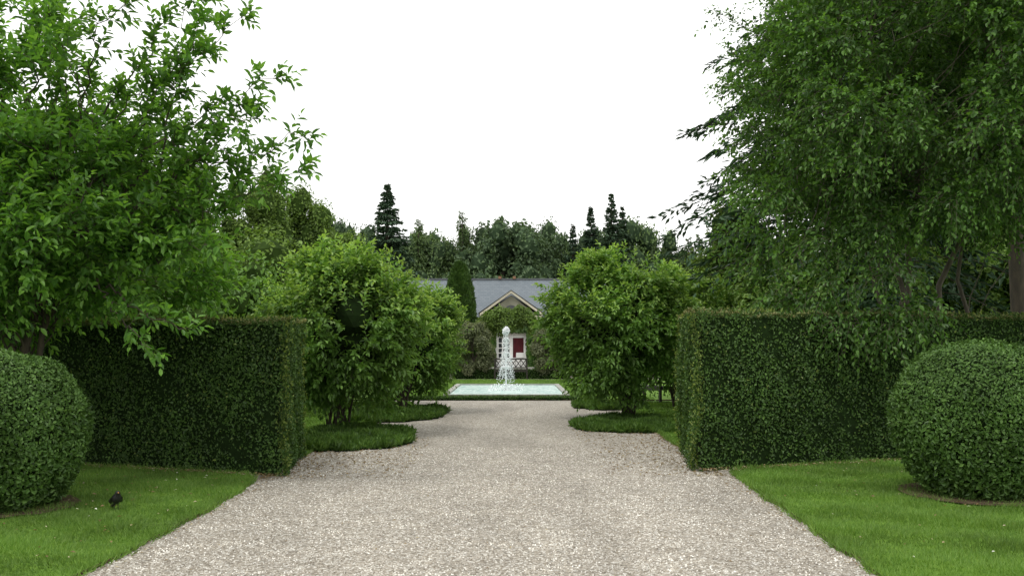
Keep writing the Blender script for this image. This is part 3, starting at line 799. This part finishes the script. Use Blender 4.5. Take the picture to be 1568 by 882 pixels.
# ------------------------------------------------------------------ pool and fountain
pool=empty('fountain_pool')
px0,px1,py0,py1=-2.0,1.68,28.6,35.4
mb=MB(); k=.16
box(mb,(px0,py0,.0),(px1,py0+k,.10)); box(mb,(px0,py1-k,.0),(px1,py1,.13)); box(mb,(px0,py0+k,.0),(px0+k,py1-k,.13)); box(mb,(px1-k,py0+k,.0),(px1,py1-k,.13))
mb.obj('stone_kerb',[M['stone']],pool)
mb=MB(); mb.add([(px0+k,py0+k,.085),(px1-k,py0+k,.085),(px1-k,py1-k,.085),(px0+k,py1-k,.085)],[(0,1,2,3)]); mb.obj('water',[M['water']],pool)
mb=MB()
fc=np.array([-.19,31.6,.0])
def drops(P,r):
    n=len(P); r=np.asarray(r).reshape(-1,1)
    O=np.array([(1,0,0),(-1,0,0),(0,1,0),(0,-1,0),(0,0,1.7),(0,0,-1.7)])
    V=P[:,None]+O[None]*r[:,None]
    F0=np.array([(0,2,4),(2,1,4),(1,3,4),(3,0,4),(2,0,5),(1,2,5),(3,1,5),(0,3,5)])
    mb.add(V.reshape(-1,3),(np.arange(n)[:,None,None]*6+F0[None]).reshape(-1,3),0,True)
n=600; t=R.random(n); P=fc+np.stack([R.normal(0,.012+.026*t,n),R.normal(0,.012+.026*t,n),.1+1.9*t],1); drops(P,R.uniform(.008,.018,n))
n=420; S=sphere_pts(n)*R.random((n,1))**.5*np.array([.12,.12,.15]); P=fc+np.array([0,0,1.97])+S; drops(P,R.uniform(.010,.024,n))
for (zt,rm,n) in ((1.75,.16,330),(1.3,.23,330),(.85,.28,330)):
    t=R.random(n); rr=.03+rm*np.sqrt(t)*R.uniform(.5,1.15,n); az=R.uniform(0,TAU,n)
    P=fc+np.stack([rr*np.cos(az),rr*np.sin(az),zt-(zt-.1)*t*t*R.uniform(.5,1,n)],1); drops(P,R.uniform(.006,.014,n))
n=350; az=R.uniform(0,TAU,n); rr=R.uniform(.1,.6,n); P=fc+np.stack([rr*np.cos(az),rr*np.sin(az),.09+R.random(n)**2*.18],1); drops(P,R.uniform(.008,.02,n))
tube(mb,[fc+np.array([0,0,.08]),fc+np.array([0.005,0,1.0]),fc+np.array([0,0,1.9])],[.014,.016,.02],8)
mb.obj('water_jet',[M['drops']],pool)
mb=MB(); tube(mb,[fc+np.array([0,0,.02]),fc+np.array([0,0,.13])],[.06,.05],12); mb.obj('nozzle',[M['iron']],pool)

mb=MB(); k=9000
P=np.stack([R.uniform(-3.4,2.6,k),R.uniform(27.25,27.75,k),R.uniform(.02,.10,k)],1)
leaves(mb,P,R.normal(size=(k,3))+np.array([0,-.3,.8]),R.normal(size=(k,3))*.6+np.array([0,-.3,.8]),.045*R.uniform(.6,1.2,k),.6,0)
box(mb,(-3.38,27.3,0),(2.58,27.7,.08),1)
mb.obj('box_edging',[M['hedge'],M['core']])

# ------------------------------------------------------------------ benches
def bench(name, x, y, w, rot=0):
    mb=MB(); h=w/2
    for sx in (-h,h-.06):
        box(mb,(sx,-.25,0),(sx+.06,-.19,.66)); box(mb,(sx,.19,0),(sx+.06,.25,.92)); box(mb,(sx,-.19,.60),(sx+.06,.19,.66)); box(mb,(sx,-.19,.36),(sx+.06,.19,.42))
    for i in range(5): box(mb,(-h+.062,-.24+i*.092,.42),(h-.062,-.17+i*.092,.45))
    box(mb,(-h+.062,-.235,.34),(h-.062,-.20,.417))
    box(mb,(-h+.062,.20,.86),(h-.062,.24,.92)); box(mb,(-h+.062,.20,.50),(h-.062,.24,.54))
    n=int(w/.22); st=(w-.14)/n
    for i in range(n):
        x0=-h+.07+i*st
        for a,b in (((x0,.22,.54),(x0+st,.22,.86)),((x0+st,.225,.54),(x0,.225,.86))):
            tube(mb,[a,b],[.018,.018],4)
    for i in range(n+1): box(mb,(-h+.062+i*(st-.001),.212,.541),(-h+.082+i*(st-.001),.232,.859))
    o=mb.obj(name,[M['iron']]); o.location=(x,y,.005); o.rotation_euler=(0,0,rot)
bench('park_bench',-.05,42.6,1.45)
bench('park_bench',3.75,26.3,1.3,math.radians(-60))

# ------------------------------------------------------------------ central planting before the house
def cloud(name, base, c, rad, M_, lr, per, size, mats, zs=1.0):
    return broad(name,base,c,rad,M_,lr,per,size,mats,zs,trunk=.06)
GM=('bark','grey_sh','grey_c')
cloud('tamarisk_shrub',(-1.72,43.5,0),(-1.72,43.5,1.3),(1.0,.9,1.3),44,.27,300,.08,GM)
cloud('tamarisk_shrub',(1.6,43.5,0),(1.6,43.5,1.2),(.8,.8,1.2),40,.25,300,.08,GM)
cloud('tamarisk_shrub',(-3.8,42.9,0),(-3.8,42.9,1.3),(1.2,.9,1.3),30,.32,330,.09,('bark','shrub','linden_c'))
cloud('tamarisk_shrub',(3.5,42.9,0),(3.5,42.9,1.3),(1.2,.9,1.3),30,.32,330,.09,('bark','shrub','linden_c'))
cloud('laurel_shrub',(-1.62,46.3,0),(-1.62,46.3,1.25),(.85,.7,1.3),40,.24,300,.09,('bark','tree_b','core'))
cloud('laurel_shrub',(1.52,46.3,0),(1.52,46.3,1.25),(.85,.7,1.3),40,.24,300,.09,('bark','tree_b','core'))
# low clipped edging behind the bench
mb=MB(); k=9000
P=np.stack([R.uniform(-2.6,2.5,k),R.uniform(43.3,43.8,k),R.uniform(.02,.42,k)],1)
leaves(mb,P,R.normal(size=(k,3))+np.array([0,-.3,.6]),R.normal(size=(k,3))*.6+np.array([0,-.5,.6]),.07*R.uniform(.6,1.2,k),.6,0)
box(mb,(-2.58,43.35,0),(2.48,43.75,.40),1)
mb.obj('box_edging',[M['hedge'],M['core']])
mb=MB()
th=np.linspace(0,math.pi,17)
arch=np.stack([hx+1.35*np.cos(th),np.full(17,49.0),1.55+1.15*np.sin(th)],1)
for s in (-1,1): tube(mb,[(hx+s*1.35,49,0),(hx+s*1.37,49,.8),(hx+s*1.35,49,1.55)],[.08,.07,.06],7,0)
tube(mb,arch,np.full(17,.05),6,0)
C=np.concatenate([arch[3:-3]+np.array([0,0,.25])+R.normal(0,.12,(11,3)),crown_centres(34,(hx-.1,49,2.75),(1.6,.5,.6),.2),crown_centres(18,(hx-1.4,49,1.6),(.5,.4,1.2),.3),crown_centres(18,(hx+1.4,49,1.6),(.5,.4,1.2),.3)])
lumps(mb,C,.28*R.uniform(.7,1.3,len(C)),300,.12,1,2,1.0)
mb.obj('wisteria_arch',[M['bark'],M['linden'],M['linden_c']])
mb=MB(); k=26000
cz=R.random(k)**.85; az=R.uniform(0,TAU,k); H=5.75
prof=lambda z: 1.05*np.sqrt(np.clip(1-z**3.2,0,1))*(1-.32*z)*(.8+.2*np.minimum(z*5,1))
rr=prof(cz)*(1+.08*np.sin(az*5+cz*9)+R.uniform(-.09,.08,k))
P=np.stack([-2.75+rr*np.cos(az),51+rr*np.sin(az),cz*H],1); N=np.stack([np.cos(az),np.sin(az),np.full(k,.35)],1)
leaves(mb,P,N*.4+np.array([0,0,.8])+R.normal(size=(k,3))*.4,N+R.normal(size=(k,3))*.4,.15*R.uniform(.6,1.3,k),.45,0)
zz=np.linspace(0,.97,14); tube(mb,[(-2.75,51,q*H) for q in zz],[max(prof(q)*.88,.02) for q in zz],14,1)
mb.obj('conical_yew',[M['hedge'],M['core']])
for (x,y,H,w) in [(-5.6,47,3.4,1.8),(-8.5,48,3.6,2.2),(5.0,47,3.5,1.9),(8.2,48,3.9,2.3),(-3.1,47.5,2.5,1.2),(3.0,47.2,2.7,1.2),(-11.8,48,4,2.4),(11.5,48,4,2.4)]:
    broad('laurel_shrub',(x,y,0),(x,y,H*.52),(w,w*.7,H*.48),34,.42,300,.13,('bark','linden','linden_c'),1.0,.08)

# ------------------------------------------------------------------ blackbird on the left lawn
mb=MB()
sp=np.array([(0,.085,.035),(0,.05,.055),(0,.02,.075),(0,-.005,.095),(0,-.022,.118),(0,-.030,.135),(0,-.040,.148),(0,-.052,.152),(0,-.058,.152)])
tube(mb,sp,[.006,.016,.033,.042,.034,.022,.021,.013,.003],12,0)
tube(mb,np.array([(0,.06,.05),(0,.10,.028),(0,.15,.012)]),[.014,.013,.016],6,0)
tube(mb,np.array([(0,-.056,.151),(0,-.075,.148)]),[.006,.001],6,1)
for s in (-1,1):
    tube(mb,np.array([(s*.014,0,.06),(s*.015,.006,.03),(s*.015,-.004,.0)]),[.006,.0025,.0022],5,0)
    tube(mb,np.array([(s*.038,-.005,.10),(s*.042,.03,.075),(s*.022,.09,.04)]),[.012,.018,.004],6,0)
o=mb.obj('blackbird',[M['bird'],M['beak']]); o.location=(-3.72,9.3,.035); o.scale=(1.1,1.1,1.1); o.rotation_euler=(0,0,math.radians(35))

# ------------------------------------------------------------------ world, sun, camera
w=bpy.data.worlds.new("World"); scene.world=w; w.use_nodes=True
ns=w.node_tree.nodes; lk=w.node_tree.links; ns.clear()
sky=ns.new('ShaderNodeTexSky'); sky.sky_type='NISHITA'; sky.sun_disc=False
sky.sun_elevation=math.radians(62); sky.sun_rotation=math.radians(215); sky.dust_density=5; sky.air_density=1
sc=ns.new('ShaderNodeVectorMath'); sc.operation='SCALE'; sc.inputs['Scale'].default_value=0.10
lk.new(sky.outputs[0],sc.inputs[0])
mx=ns.new('ShaderNodeMixRGB'); mx.inputs[0].default_value=0.9; mx.inputs[2].default_value=(1.60,1.60,1.57,1)
lk.new(sc.outputs[0],mx.inputs[1])
bg=ns.new('ShaderNodeBackground'); bg.inputs['Strength'].default_value=1.0
lk.new(mx.outputs[0],bg.inputs['Color'])
out=ns.new('ShaderNodeOutputWorld'); lk.new(bg.outputs[0],out.inputs[0])

sd=bpy.data.lights.new('sun','SUN'); sd.energy=1.3; sd.angle=math.radians(14); sd.color=(1,.97,.91)
so=bpy.data.objects.new('sun',sd); scene.collection.objects.link(so)
el=math.radians(62); az=math.radians(215)
dirv=Vector((math.sin(az)*math.cos(el),math.cos(az)*math.cos(el),math.sin(el)))
so.rotation_euler=dirv.to_track_quat('Z','Y').to_euler()

cam=bpy.data.cameras.new('camera'); cam.lens=34.4; cam.sensor_width=36; cam.clip_end=3000; cam.clip_start=.1
co=bpy.data.objects.new('camera',cam); scene.collection.objects.link(co)
co.location=(0,0,1.6); co.rotation_euler=(math.radians(90+3.2),0,0)
scene.camera=co
scene.view_settings.view_transform='Standard'; scene.view_settings.look='None'; scene.view_settings.exposure=0
